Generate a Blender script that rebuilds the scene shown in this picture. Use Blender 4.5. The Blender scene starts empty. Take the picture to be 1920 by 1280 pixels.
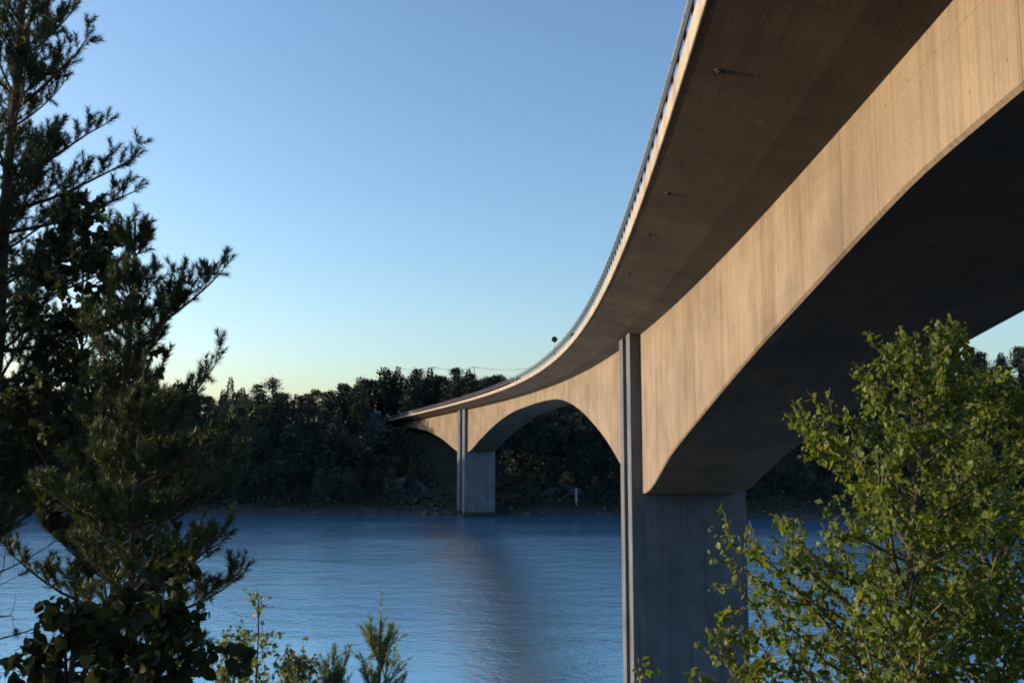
import bpy, math, random
import numpy as np
from mathutils import Vector

R = math.radians
SC = bpy.context.scene
COL = SC.collection
H0 = 19.9                      # eye height above the water (water is z = 0)
rng = np.random.default_rng(7)

# ------------------------------------------------------------------ helpers
def tag(o, label=None, cat=None, group=None, kind=None):
    if label: o['label'] = label
    if cat: o['category'] = cat
    if group: o['group'] = group
    if kind: o['kind'] = kind
    return o

def empty(name, loc, rz=0.0, label=None, cat=None, group=None):
    o = bpy.data.objects.new(name, None); COL.objects.link(o)
    o.location = loc; o.rotation_euler = (0, 0, rz); o.empty_display_size = 0.5
    return tag(o, label, cat, group)

class MB:
    """collects geometry, then links it as ONE mesh object"""
    def __init__(s): s.v = []; s.f = []; s.uv = []; s.n = 0
    def add(s, v, f, uv=None):
        v = np.asarray(v, float).reshape(-1, 3)
        s.v.append(v)
        for q in f: s.f.append([int(i) + s.n for i in q])
        s.uv.append(np.asarray(uv, float) if uv is not None else np.stack([v[:, 0] + v[:, 1], v[:, 2]], -1))
        s.n += len(v)
    def box(s, c, d, rz=0.0):
        c = np.array(c, float); d = np.array(d, float) / 2
        p = np.array([[x, y, z] for z in (-1, 1) for y in (-1, 1) for x in (-1, 1)], float) * d
        ca, sa = math.cos(rz), math.sin(rz)
        q = np.stack([p[:, 0] * ca - p[:, 1] * sa, p[:, 0] * sa + p[:, 1] * ca, p[:, 2]], -1) + c
        s.add(q, [(0, 2, 3, 1), (4, 5, 7, 6), (0, 1, 5, 4), (2, 6, 7, 3), (0, 4, 6, 2), (1, 3, 7, 5)])
    def tube(s, pts, rad, n=6, cap=True):
        pts = np.asarray(pts, float); m = len(pts)
        rad = np.broadcast_to(np.asarray(rad, float), (m,))
        t = np.gradient(pts, axis=0); t /= np.linalg.norm(t, axis=1)[:, None] + 1e-9
        up = np.array([0, 0, 1.0]) if abs(t[0][2]) < .9 else np.array([1.0, 0, 0])
        vs = []
        a = np.arange(n) * 2 * math.pi / n
        for i in range(m):
            x = np.cross(up, t[i]); x /= np.linalg.norm(x) + 1e-9
            y = np.cross(t[i], x); up = y if abs(np.dot(y, t[min(i + 1, m - 1)])) < .99 else up
            vs.append(pts[i] + rad[i] * (np.cos(a)[:, None] * x + np.sin(a)[:, None] * y))
        f = []
        for i in range(m - 1):
            for k in range(n):
                k2 = (k + 1) % n
                f.append((i * n + k, i * n + k2, (i + 1) * n + k2, (i + 1) * n + k))
        if cap: f.append(tuple(range(n))[::-1]); f.append(tuple((m - 1) * n + k for k in range(n)))
        s.add(np.concatenate(vs), f)
    def prism(s, poly, z0, z1, taper=1.0):
        p = np.array(poly, float); n = len(p)
        lo = np.c_[p, np.full(n, z0)]; hi = np.c_[p * taper, np.full(n, z1)]
        f = [(k, (k + 1) % n, n + (k + 1) % n, n + k) for k in range(n)]
        f.append(tuple(range(n))[::-1]); f.append(tuple(n + k for k in range(n)))
        s.add(np.concatenate([lo, hi]), f)
    def mesh(s, name, mat, smooth=False):
        me = bpy.data.meshes.new(name)
        v = np.concatenate(s.v)
        me.from_pydata(v.tolist(), [], s.f)
        uv = np.concatenate(s.uv)
        lay = me.uv_layers.new(name='UVMap')
        idx = np.empty(len(me.loops), np.int32); me.loops.foreach_get('vertex_index', idx)
        lay.data.foreach_set('uv', uv[idx].ravel())
        me.materials.append(mat)
        if smooth: me.polygons.foreach_set('use_smooth', [True] * len(me.polygons))
        me.update()
        return me
    def build(s, name, mat, parent=None, smooth=False):
        o = bpy.data.objects.new(name, s.mesh(name, mat, smooth)); COL.objects.link(o)
        if parent: o.parent = parent
        return o

def tri_mesh(name, V, nper, tris, mat):
    """V: (k*nper,3) soup of k identical little pieces, tris: index triples inside one piece"""
    k = len(V) // nper
    T = (np.arange(k)[:, None, None] * nper + np.array(tris)[None]).reshape(-1, 3)
    me = bpy.data.meshes.new(name)
    me.vertices.add(len(V)); me.vertices.foreach_set('co', np.ascontiguousarray(V, dtype=np.float32).ravel())
    me.loops.add(T.size); me.loops.foreach_set('vertex_index', T.ravel().astype(np.int32))
    me.polygons.add(len(T))
    me.polygons.foreach_set('loop_start', (np.arange(len(T)) * 3).astype(np.int32))
    me.polygons.foreach_set('loop_total', np.full(len(T), 3, np.int32))
    me.materials.append(mat); me.update(calc_edges=True); me.validate()
    return me

def unit(a): return a / (np.linalg.norm(a, axis=-1, keepdims=True) + 1e-9)

# ------------------------------------------------------------------ materials
def new_mat(name):
    m = bpy.data.materials.new(name); m.use_nodes = True
    nt = m.node_tree; b = nt.nodes['Principled BSDF']
    return m, nt, b
def N(nt, t, **k):
    n = nt.nodes.new(t)
    for a, v in k.items():
        if a in n.inputs: n.inputs[a].default_value = v
        else: setattr(n, a, v)
    return n
def ramp(nt, src, stops):
    r = nt.nodes.new('ShaderNodeValToRGB'); e = r.color_ramp.elements
    while len(e) < len(stops): e.new(.5)
    for i, (p, c) in enumerate(stops):
        e[i].position = p; e[i].color = (*c, 1) if len(c) == 3 else c
    nt.links.new(src, r.inputs[0]); return r
def mixc(nt, fac, a, b, mode='MIX'):
    n = nt.nodes.new('ShaderNodeMix'); n.data_type = 'RGBA'; n.blend_type = mode
    for s, i in ((fac, 0), (a, 6), (b, 7)):
        if hasattr(s, 'is_linked'): nt.links.new(s, n.inputs[i])
        else: n.inputs[i].default_value = s if i == 0 else (*s, 1)
    return n.outputs[2]
def flat(name, col, rough=.6, metal=0.0, var=.15, scale=3.0):
    m, nt, b = new_mat(name)
    tc = N(nt, 'ShaderNodeTexCoord')
    n = N(nt, 'ShaderNodeTexNoise', Scale=scale, Detail=4.0)
    nt.links.new(tc.outputs['Object'], n.inputs['Vector'])
    r = ramp(nt, n.outputs[0], [(.3, tuple(c * (1 - var) for c in col)), (.7, tuple(min(1, c * (1 + var)) for c in col))])
    nt.links.new(r.outputs[0], b.inputs['Base Color'])
    b.inputs['Roughness'].default_value = rough; b.inputs['Metallic'].default_value = metal
    return m

def concrete(name, lo, hi, sx=1.0, sy=1.0, joints=6.0, boards=True, across=False, pits=.7):
    """cast concrete; uv is in metres along / across the surface"""
    m, nt, b = new_mat(name); L = nt.links.new
    uv = N(nt, 'ShaderNodeUVMap')
    def nz(scale, det=4.0, rough=.6):
        mp = N(nt, 'ShaderNodeMapping'); mp.inputs['Scale'].default_value = (scale[0], scale[1], 1)
        L(uv.outputs[0], mp.inputs[0])
        n = N(nt, 'ShaderNodeTexNoise', Scale=1.0, Detail=det, Roughness=rough); L(mp.outputs[0], n.inputs['Vector']); return n
    big = nz((.16, .22), 5)
    st = nz((5.5, .10) if not across else (.10, 2.2), 3)
    st2 = nz((.75, .06) if not across else (.35, .03), 3)
    fine = nz((9, 9), 3)
    c = ramp(nt, big.outputs[0], [(.3, lo), (.7, hi)]).outputs[0]
    s1 = ramp(nt, st.outputs[0], [(.25, (.62, .59, .56)), (.5, (1, 1, 1)), (.8, (1.12, 1.09, 1.05))]).outputs[0]
    c = mixc(nt, .75, c, s1, 'MULTIPLY')
    s2 = ramp(nt, st2.outputs[0], [(.28, (.55, .50, .45)), (.5, (1, 1, 1)), (.75, (1.12, 1.1, 1.06))]).outputs[0]
    c = mixc(nt, .7, c, s2, 'MULTIPLY')
    f1 = ramp(nt, fine.outputs[0], [(.25, (.74, .74, .74)), (.7, (1.12, 1.12, 1.12))]).outputs[0]
    c = mixc(nt, .6, c, f1, 'MULTIPLY')
    sep = N(nt, 'ShaderNodeSeparateXYZ'); L(uv.outputs[0], sep.inputs[0])
    def lines(sock, period, width, dark):
        d = N(nt, 'ShaderNodeMath', operation='DIVIDE'); L(sock, d.inputs[0]); d.inputs[1].default_value = period
        fr = N(nt, 'ShaderNodeMath', operation='FRACT'); L(d.outputs[0], fr.inputs[0])
        lt = N(nt, 'ShaderNodeMath', operation='LESS_THAN'); L(fr.outputs[0], lt.inputs[0]); lt.inputs[1].default_value = width / period
        ml = N(nt, 'ShaderNodeMath', operation='MULTIPLY'); L(lt.outputs[0], ml.inputs[0]); ml.inputs[1].default_value = dark
        return ml.outputs[0]
    if joints: c = mixc(nt, lines(sep.outputs[0], joints, .05, .55), c, tuple(x * .45 for x in lo))
    if boards:
        c = mixc(nt, lines(sep.outputs[0] if not across else sep.outputs[1], (.31 if not across else .5), .022, .42), c, tuple(x * .6 for x in lo))
    if not across:
        c = mixc(nt, lines(sep.outputs[1], 2.4, .03, .30), c, tuple(x * .55 for x in lo))
        d1 = lines(sep.outputs[0], 1.24, .05, 1.0); d2 = lines(sep.outputs[1], 1.2, .05, .6)
        dm = N(nt, 'ShaderNodeMath', operation='MULTIPLY'); L(d1, dm.inputs[0]); L(d2, dm.inputs[1])
        c = mixc(nt, dm.outputs[0], c, (.05, .04, .03))
    # blotches of weathering
    bl = nz((.45, .38), 6, .7)
    br = ramp(nt, bl.outputs[0], [(.34, (.60, .56, .52)), (.5, (1, 1, 1)), (.68, (1.14, 1.12, 1.08))]).outputs[0]
    c = mixc(nt, .5 if not across else .9, c, br, 'MULTIPLY')
    if not across:
        # dark wet and weedy band just above the water
        wn = N(nt, 'ShaderNodeMath', operation='MULTIPLY_ADD'); L(st.outputs[0], wn.inputs[0]); wn.inputs[1].default_value = -1.2; L(sep.outputs[1], wn.inputs[2])
        wr = N(nt, 'ShaderNodeMapRange'); L(wn.outputs[0], wr.inputs[0]); wr.inputs[1].default_value = .35; wr.inputs[2].default_value = .75
        c = mixc(nt, wr.outputs[0], (.018, .022, .016), c)
    # small blow holes / rust and pale lime runs
    v = N(nt, 'ShaderNodeTexVoronoi', Scale=.55); L(uv.outputs[0], v.inputs['Vector'])
    vr = ramp(nt, v.outputs['Distance'], [(.045, (1, 1, 1)), (.075, (0, 0, 0))])
    mm = N(nt, 'ShaderNodeMath', operation='MULTIPLY'); L(vr.outputs[0], mm.inputs[0]); mm.inputs[1].default_value = pits
    c = mixc(nt, mm.outputs[0], c, (.10, .07, .05))
    lime = nz((1.5, .05) if not across else (.05, 1.0), 1)
    lr = ramp(nt, lime.outputs[0], [(.72, (0, 0, 0)), (.80, (.30, .30, .30))])
    c = mixc(nt, lr.outputs[0], c, (.40, .34, .27))
    L(c, b.inputs['Base Color']); b.inputs['Roughness'].default_value = .85
    bp = N(nt, 'ShaderNodeBump', Strength=.35, Distance=.02)
    ad = N(nt, 'ShaderNodeMath', operation='ADD'); L(fine.outputs[0], ad.inputs[0]); L(st.outputs[0], ad.inputs[1])
    L(ad.outputs[0], bp.inputs['Height']); L(bp.outputs[0], b.inputs['Normal'])
    return m

def foliage(name, dark, light, trans=.35, tcol=None, rough=.55):
    m, nt, b = new_mat(name); L = nt.links.new
    g = N(nt, 'ShaderNodeNewGeometry')
    tc = N(nt, 'ShaderNodeTexCoord')
    n = N(nt, 'ShaderNodeTexNoise', Scale=1.6, Detail=2.0); L(tc.outputs['Object'], n.inputs['Vector'])
    ad = N(nt, 'ShaderNodeMath', operation='ADD'); L(g.outputs['Random Per Island'], ad.inputs[0]); L(n.outputs[0], ad.inputs[1])
    hf = N(nt, 'ShaderNodeMath', operation='MULTIPLY'); L(ad.outputs[0], hf.inputs[0]); hf.inputs[1].default_value = .5
    r = ramp(nt, hf.outputs[0], [(.2, dark), (.8, light)])
    L(r.outputs[0], b.inputs['Base Color']); b.inputs['Roughness'].default_value = rough
    t = N(nt, 'ShaderNodeBsdfTranslucent')
    tm = mixc(nt, 1.0, r.outputs[0], tcol or (1.5, 1.45, .6), 'MULTIPLY'); L(tm, t.inputs[0])
    mx = N(nt, 'ShaderNodeMixShader'); mx.inputs[0].default_value = trans
    L(b.outputs[0], mx.inputs[1]); L(t.outputs[0], mx.inputs[2])
    L(mx.outputs[0], nt.nodes['Material Output'].inputs[0])
    return m

M = {}
M['web'] = concrete('cast_concrete', (.165, .130, .092), (.265, .212, .155))
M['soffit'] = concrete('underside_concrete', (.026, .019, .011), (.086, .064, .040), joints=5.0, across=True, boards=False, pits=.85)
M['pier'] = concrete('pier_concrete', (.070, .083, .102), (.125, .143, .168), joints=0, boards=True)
M['edge'] = concrete('edge_concrete', (.32, .27, .22), (.41, .355, .29), joints=3.0, boards=False)
M['steel'] = flat('galvanised_steel', (.42, .41, .40), .45, .7, .2, 2)
M['rail'] = flat('shade_dark_rail_steel', (.055, .058, .07), .6, .3, .25, 2)  # darkened steel: the shade on the rail is put into its colour
M['asphalt'] = flat('asphalt', (.05, .05, .052), .9, 0, .2, 1)
M['dark_metal'] = flat('dark_metal', (.03, .03, .035), .5, .3)
M['rust'] = flat('drain_iron', (.035, .025, .02), .8)
M['bark_pine'] = flat('pine_bark', (.075, .05, .036), .9, 0, .4, 14)
M['bark_birch'] = flat('birch_bark', (.085, .07, .056), .8, 0, .5, 16)
M['bark_dark'] = flat('twig_bark', (.05, .038, .028), .9, 0, .3, 12)
M['needle'] = foliage('pine_needle', (.026, .052, .026), (.072, .105, .042), .15)
M['young_needle'] = foliage('young_needle', (.12, .20, .09), (.24, .31, .15), .3)
M['birch'] = foliage('birch_leaf', (.050, .095, .012), (.175, .225, .036), .45)
M['aspen'] = foliage('aspen_leaf', (.016, .028, .010), (.040, .052, .016), .3, None, .85)
M['sapling'] = foliage('sapling_leaf', (.075, .120, .052), (.175, .220, .100), .45)
M['far_conifer'] = foliage('far_conifer', (.005, .014, .010), (.014, .030, .017), .05)
M['far_leaf'] = foliage('far_leaf', (.006, .016, .008), (.019, .036, .015), .12)

# ------------------------------------------------------------------ bridge axis (left web line of the box girder)
SS = np.arange(-75, 345.01, .25)
_h = .08906 - (.0011599 * SS + 5.0264e-6 * SS**2 / 2 - 1.6271e-8 * SS**3 / 3)
_x = np.cumsum(np.sin(_h)) * .25; _y = np.cumsum(np.cos(_h)) * .25
_i0 = int(np.argmin(abs(SS))); _x += 6.0184 - _x[_i0]; _y -= _y[_i0]
def ax(s, off=0.0):
    x = np.interp(s, SS, _x); y = np.interp(s, SS, _y); h = np.interp(s, SS, _h)
    return np.stack([x - np.cos(h) * off, y + np.sin(h) * off], -1)
def head(s): return float(np.interp(s, SS, _h))
def ztop(s):
    s = np.asarray(s, float)
    return H0 + 7 + .0021751 * s + 4.2203e-5 * s**2 - 2.241e-7 * s**3
_kn = np.array([(-75, 5.6), (-45, 2.6), (-30, 3.5), (-15, 4.4), (0, 4.75), (8, 4.80), (13, 4.76), (16.2, 4.63), (18.5, 4.40), (24.2, 3.70), (30.5, 2.86), (40, 1.30), (51.2, -.86), (63.8, -3.88),
       (67, -4.0), (71, -3.6), (77, -2.25), (85, -.58), (98.2, 1.72), (106, 2.95), (114.2, 4.05), (127.8, 5.30), (139, 5.62), (150, 5.66), (164, 5.42), (178.5, 4.86), (190, 3.86), (202.2, 2.26), (217.2, -.45),
       (232.8, -3.72), (238, -4.1), (243, -4.1), (249, -3.4), (258, -1.9), (267.2, -.35), (278, 1.0), (289, 2.08), (306.8, 3.1), (322, 3.2), (336, 2.7), (345, 2.4)])
def zsof(s):
    k, z = _kn[:, 0], _kn[:, 1]
    # smooth piecewise cubic through the knots (finite difference slopes)
    d = np.gradient(z, k); s = np.asarray(s, float)
    i = np.clip(np.searchsorted(k, s) - 1, 0, len(k) - 2)
    hh = k[i + 1] - k[i]; t = (s - k[i]) / hh
    r = z[i] * (2 * t**3 - 3 * t**2 + 1) + hh * d[i] * (t**3 - 2 * t**2 + t) + z[i + 1] * (-2 * t**3 + 3 * t**2) + hh * d[i + 1] * (t**3 - t**2)
    return H0 + r
W = 6.45; WO = 3.744
def dz_edge(s): return .865 + .00116 * np.asarray(s, float)

def sweep(mb, s, prof, uvs=None, closed=True, caps=True):
    """prof(s) -> list of (offset, z); swept along the axis"""
    rows = []; uvr = []
    for q in s:
        p = prof(q); row = []
        for o, z in p:
            xy = ax(q, o); row.append((xy[0], xy[1], z))
        rows.append(row)
        uvr.append([(q, uvs(o, z)) if uvs else (q, o + z) for o, z in p])
    n = len(rows[0]); m = len(rows); f = []
    for i in range(m - 1):
        for k in range(n if closed else n - 1):
            k2 = (k + 1) % n
            f.append((i * n + k, (i + 1) * n + k, (i + 1) * n + k2, i * n + k2))
    if caps and closed:
        f.append(tuple(range(n))); f.append(tuple((m - 1) * n + k for k in range(n))[::-1])
    mb.add(np.array(rows).reshape(-1, 3), f, np.array(uvr).reshape(-1, 2))

B0 = ax(67.); bridge = empty('road_bridge', (float(B0[0]), float(B0[1]), 0), 0,
    'long curved concrete road bridge with arched spans on two tall piers in the water', 'bridge')
BL = Vector(bridge.location)
def under(o, parent=bridge):
    """parent a world-space mesh under the bridge, keeping its place"""
    o.parent = parent; o.matrix_parent_inverse.identity()
    l = BL if parent is bridge else Vector((0, 0, 0))
    if parent is bridge: o.location = -l
    return o

S1 = np.concatenate([np.arange(-60, 0, 3.0), np.arange(0, 110, .75), np.arange(110, 338, 1.5)])
# --- box girder: two webs and the arched bottom slab are swept in separate strips so that every edge stays sharp
mb = MB()
ch = .07
def strip(fa, fb, uvf):
    mbv = []; uv = []; f = []
    for i, q in enumerate(S1):
        for (o, z) in (fa(q), fb(q)):
            xy = ax(q, o); mbv.append((xy[0], xy[1], z)); uv.append((q, uvf(o, z)))
    for i in range(len(S1) - 1): f.append((2 * i, 2 * i + 2, 2 * i + 3, 2 * i + 1))
    mb.add(mbv, f, uv)
strip(lambda q: (0, ztop(q) + .12), lambda q: (0, zsof(q) + ch), lambda o, z: z)
strip(lambda q: (0, zsof(q) + ch), lambda q: (-ch, zsof(q)), lambda o, z: z)
strip(lambda q: (-W, zsof(q)), lambda q: (-W, ztop(q) + .12), lambda o, z: z + 40)
for q in (S1[0], S1[-1]):
    a, b_ = ax(q, 0), ax(q, -W)
    mb.add([(a[0], a[1], zsof(q)), (b_[0], b_[1], zsof(q)), (b_[0], b_[1], ztop(q) + .12), (a[0], a[1], ztop(q) + .12)], [(0, 1, 2, 3)], [(0, 0), (6, 0), (6, 3), (0, 3)])
under(mb.build('box_girder', M['web']))
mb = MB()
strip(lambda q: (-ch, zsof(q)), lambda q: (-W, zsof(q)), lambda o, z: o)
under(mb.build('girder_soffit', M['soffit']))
# --- deck slab with cantilevers: inner haunch and flatter outer half
def deck_prof(q):
    z = float(ztop(q)); e = float(dz_edge(q))
    return [(WO - .06, z + e - .005), (WO - .06, z + e + .34), (-W - WO + .30, z + e + .62), (-W - WO + .30, z + .9), (-W - 1.15, z + .10), (-W + .2, z + .004), (-.2, z + .004), (0, z), (1.15, z + .24)]
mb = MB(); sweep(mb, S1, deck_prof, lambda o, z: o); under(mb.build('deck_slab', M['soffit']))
mb = MB()
def edge_prof(q):
    z = float(ztop(q)) + float(dz_edge(q))
    return [(WO - .057, z + .05), (WO - .057, z - .012), (WO - .02, z - .012), (WO, z + .01), (WO, z + .52), (WO - .03, z + .55), (WO - .45, z + .55), (WO - .45, z + .36), (WO - .057, z + .36)]
sweep(mb, S1, edge_prof, lambda o, z: z + o); under(mb.build('edge_beam', M['edge']))
mb = MB()
def edge_prof2(q):
    z = float(ztop(q)) + .9; o = -W - WO
    return [(o + .30, z + .55), (o + .42, z + .75), (o, z + .75), (o, z - .03), (o + .28, z - .03), (o + .28, z + .5)]
sweep(mb, S1, edge_prof2, lambda o, z: z + o); under(mb.build('edge_beam', M['edge']))
mb = MB()
sweep(mb, S1, lambda q: [(WO - .5, float(ztop(q) + dz_edge(q)) + .36), (-W - WO + .5, float(ztop(q) + dz_edge(q)) + .65), (-W - WO + .5, float(ztop(q) + dz_edge(q)) + .60), (WO - .5, float(ztop(q) + dz_edge(q)) + .33)], lambda o, z: o)
under(mb.build('road_surface', M['asphalt']))

# --- piers: tall walls with a groove down each side
def pier(s0, s1, name='pier'):
    sm = (s0 + s1) / 2; h = head(sm); c = ax(sm, 0.)
    zt = float(ztop(sm)) + .28
    e = empty(name, (float(c[0] - BL.x), float(c[1] - BL.y), 0), -h); e.parent = bridge
    T = (s1 - s0) / 2; g0, g1, gd = -T * .36, T * .30, .62
    a, b = -.78, 7.15      # local x: + is to the right of the axis
    poly = [(a, -T), (b, -T), (b, g0), (b - gd, g0), (b - gd, g1), (b, g1), (b, T), (a, T), (a, g1), (a + gd, g1), (a + gd, g0), (a, g0)]
    m = MB(); m.prism(poly, -3.0, zt)
    # uv metres round the outline
    p = np.array(poly); per = np.r_[0, np.cumsum(np.linalg.norm(np.roll(p, -1, 0) - p, axis=1))][:-1]
    n = len(poly); V = m.v[0]
    vs = []; fs = []; uvs = []
    for k in range(n):
        k2 = (k + 1) % n; l = float(np.linalg.norm(p[k2] - p[k]))
        i = len(vs)
        vs += [V[k], V[k2], V[n + k2], V[n + k]]; fs.append((i, i + 1, i + 2, i + 3))
        uvs += [(per[k], -3), (per[k] + l, -3), (per[k] + l, zt), (per[k], zt)]
    i = len(vs); vs += [V[n + k] for k in range(n)]; fs.append(tuple(range(i, i + n))); uvs += [tuple(q) for q in p]
    m = MB(); m.add(vs, fs, uvs)
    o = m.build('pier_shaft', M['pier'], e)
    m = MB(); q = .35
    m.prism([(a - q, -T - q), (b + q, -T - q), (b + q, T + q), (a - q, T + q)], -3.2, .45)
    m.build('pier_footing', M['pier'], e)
    return e
pier(64.2, 70.6); pier(233.0, 242.5)

# --- abutments
for s0, s1 in ((-66, -58.5), (335, 342)):
    sm = (s0 + s1) / 2; c = ax(sm, -W / 2); m = MB()
    m.box((c[0], c[1], float(ztop(sm)) - 5.2), (W + 2 * WO - .8, s1 - s0, 10.2), -head(sm))
    under(m.build('abutment', M['pier']))

# --- railing: steel posts, guard rail band, top rail
rail = empty('guard_rail', (0, 0, 0)); rail.parent = bridge; rail.location = -BL
def rz(q, o=0): return float(ztop(q) + dz_edge(q)) + .55
RO = WO - .12
mb = MB(); sr = np.concatenate([np.arange(-58, 110, 1.0), np.arange(110, 336, 2.0)])
sweep(mb, sr, lambda q: [(RO + .08, rz(q) + .38), (RO + .11, rz(q) + .43), (RO + .07, rz(q) + .52), (RO + .11, rz(q) + .61), (RO + .08, rz(q) + .66), (RO + .045, rz(q) + .66), (RO + .035, rz(q) + .52), (RO + .045, rz(q) + .38)])
mb.build('rail_band', M['rail'], rail)
mb = MB(); pts = [(*ax(q, RO), rz(q) + .98) for q in sr]; mb.tube(pts, .03, 6); mb.build('top_rail', M['steel'], rail)
ps = np.arange(9.0, 334, 1.3)
post0 = None; rest = MB()
def post_geo(m, q, local=True):
    p = ax(q, RO)
    m.box((0, 0, .48) if local else (p[0], p[1], rz(q) + .48), (.05, .09, 1.0), 0 if local else -head(q))
    m.box((0, 0, .015) if local else (p[0], p[1], rz(q) + .015), (.2, .2, .024), 0 if local else -head(q))
for i, q in enumerate(ps):
    if i < 100:
        if post0 is None:
            m = MB(); post_geo(m, q); o = post0 = m.build('post', M['rail'], rail)
        else:
            o = post0.copy(); COL.objects.link(o)
        p = ax(q, RO); o.parent = rail; o.location = (p[0], p[1], rz(q)); o.rotation_euler = (0, 0, -head(q))
    else: post_geo(rest, q, False)
o = rest.build('far_posts', M['rail'], rail); o['kind'] = 'stuff'
# outer parapet rail on the right side of the deck (seen only from other places)
mb = MB(); ro = -W - WO + .2
for q in np.arange(-56, 320, 4.0):
    p = ax(q, ro); mb.box((p[0], p[1], float(ztop(q)) + 2.1), (.07, .1, 1.0), -head(q))
sweep(mb, sr, lambda q: [(ro + .04, float(ztop(q)) + 2.2), (ro + .04, float(ztop(q)) + 2.5), (ro - .02, float(ztop(q)) + 2.5), (ro - .02, float(ztop(q)) + 2.2)])
under(mb.build('outer_rail', M['steel']))

# --- drains under the cantilever
dr0 = None
for q in (18.5, 28.5, 34.6, 43.5, 54.0, 64.5, 75, 86, 97, 108):
    p = ax(q, 3.02); z = float(ztop(q)) + .24 + (3.02 - 1.15) * (float(dz_edge(q)) - .245) / (WO - .06 - 1.15)
    if dr0 is None:
        m = MB(); a = np.arange(12) * math.pi / 6
        m.tube([(0, 0, .12), (0, 0, -.045)], .08, 12); m.tube([(0, 0, .05), (0, 0, -.008)], .13, 12)
        dr0 = o = m.build('drain_pipe', M['rust'], bridge)
    else:
        o = dr0.copy(); COL.objects.link(o); o.parent = bridge
    o.location = (p[0] - BL.x, p[1] - BL.y, z)

# ------------------------------------------------------------------ terrain
def sstep(a, b, t):
    t = np.clip((t - a) / (b - a), 0, 1); return t * t * (3 - 2 * t)
def vnoise(x, y, seed, sc):
    g = np.random.default_rng(seed).random((64, 64))
    x = np.asarray(x) / sc; y = np.asarray(y) / sc
    i = np.floor(x).astype(int); j = np.floor(y).astype(int); u = x - i; v = y - j
    u = u * u * (3 - 2 * u); v = v * v * (3 - 2 * v)
    G = lambda a, b: g[a % 64, b % 64]
    return (G(i, j) * (1 - u) + G(i + 1, j) * u) * (1 - v) + (G(i, j + 1) * (1 - u) + G(i + 1, j + 1) * u) * v - .5
HX = np.array([(-520, 56), (-420, 55), (-300, 54), (-250, 52), (-215, 43), (-182, 27), (-113, 26), (-84, 26), (-70, 23.5), (-55, 25), (-40, 26), (-18, 29), (5, 28.5), (44, 30), (98, 33), (175, 38), (300, 40), (420, 40)], float)
def shore(x): return 240.5 - 45 * np.clip((-x - 142) / 60, 0, 1) ** 1.3 - .24 * np.clip(x + 12, 0, 90) + 5 * vnoise(x, x * 0, 3, 22) + 2.5 * vnoise(x, x * 0 + 50, 4, 7)
def nearest_s(x, y):
    s = np.arange(200, 345, 1.0); c = ax(s, -W / 2)
    d = np.hypot(np.asarray(x)[..., None] - c[:, 0], np.asarray(y)[..., None] - c[:, 1])
    i = d.argmin(-1); return s[i], d.min(-1)
def far_h(x, y):
    x = np.asarray(x, float); y = np.asarray(y, float)
    t = y - shore(x)
    hx = np.interp(x * 310 / np.maximum(y, 250), HX[:, 0], HX[:, 1])
    h = np.where(t < 0, np.maximum(-3, .35 * t), 1.7 * sstep(0, 3.5, t) + (hx - 1.7) * sstep(2, 78, t))
    k = sstep(0, 12, t)
    h = h + k * (5.0 * vnoise(x, y, 5, 26) + 2.2 * vnoise(x, y, 6, 9)) + sstep(0, 3, t) * 1.1 * vnoise(x, y, 8, 3.5)
    s, d = nearest_s(x, y)
    cut = np.where(s < 326, zsof(s) - 1.6 + 1.4 * np.clip((s - 310) / 16, 0, 1), ztop(s) + 1.1)
    w = np.clip((d - 8) / 5, 0, 1)
    return np.where(d < 13, np.minimum(h, cut) * (1 - w) + h * w, h)
def grid(name, xs, ys, hf, mat):
    X, Y = np.meshgrid(xs, ys); Z = hf(X, Y); n, m_ = X.shape
    f = []
    for j in range(n - 1):
        for i in range(m_ - 1):
            a = j * m_ + i; f.append((a, a + 1, a + m_ + 1, a + m_))
    mb = MB(); mb.add(np.stack([X, Y, Z], -1).reshape(-1, 3), f, np.stack([X, Y], -1).reshape(-1, 2))
    o = mb.build(name, mat, smooth=True); o['kind'] = 'structure'; return o

def ground_mat(name, rock_top):
    m, nt, b = new_mat(name); L = nt.links.new
    g = N(nt, 'ShaderNodeNewGeometry'); sp = N(nt, 'ShaderNodeSeparateXYZ'); L(g.outputs['Position'], sp.inputs[0])
    n = N(nt, 'ShaderNodeTexNoise', Scale=.35, Detail=6.0); L(g.outputs['Position'], n.inputs['Vector'])
    rock = ramp(nt, n.outputs[0], [(.3, (.014, .015, .019)), (.65, (.042, .046, .054))]).outputs[0]
    soil = ramp(nt, n.outputs[0], [(.3, (.006, .008, .005)), (.7, (.020, .025, .012))]).outputs[0]
    ad = N(nt, 'ShaderNodeMath', operation='MULTIPLY_ADD'); L(n.outputs[0], ad.inputs[0]); ad.inputs[1].default_value = 3.0; L(sp.outputs[2], ad.inputs[2])
    mr = N(nt, 'ShaderNodeMapRange'); L(ad.outputs[0], mr.inputs[0]); mr.inputs[1].default_value = rock_top; mr.inputs[2].default_value = rock_top + .8
    c = mixc(nt, mr.outputs[0], rock, soil)
    wet = N(nt, 'ShaderNodeMapRange'); L(sp.outputs[2], wet.inputs[0]); wet.inputs[1].default_value = .15; wet.inputs[2].default_value = .5
    c = mixc(nt, wet.outputs[0], (.03, .03, .032), c)
    L(c, b.inputs['Base Color']); b.inputs['Roughness'].default_value = .9
    bp = N(nt, 'ShaderNodeBump', Strength=.6, Distance=.3); L(n.outputs[0], bp.inputs['Height']); L(bp.outputs[0], b.inputs['Normal'])
    return m
M['rocky'] = ground_mat('rocky_shore', 2.6)
M['earth'] = ground_mat('forest_floor', 2.0)
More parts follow.
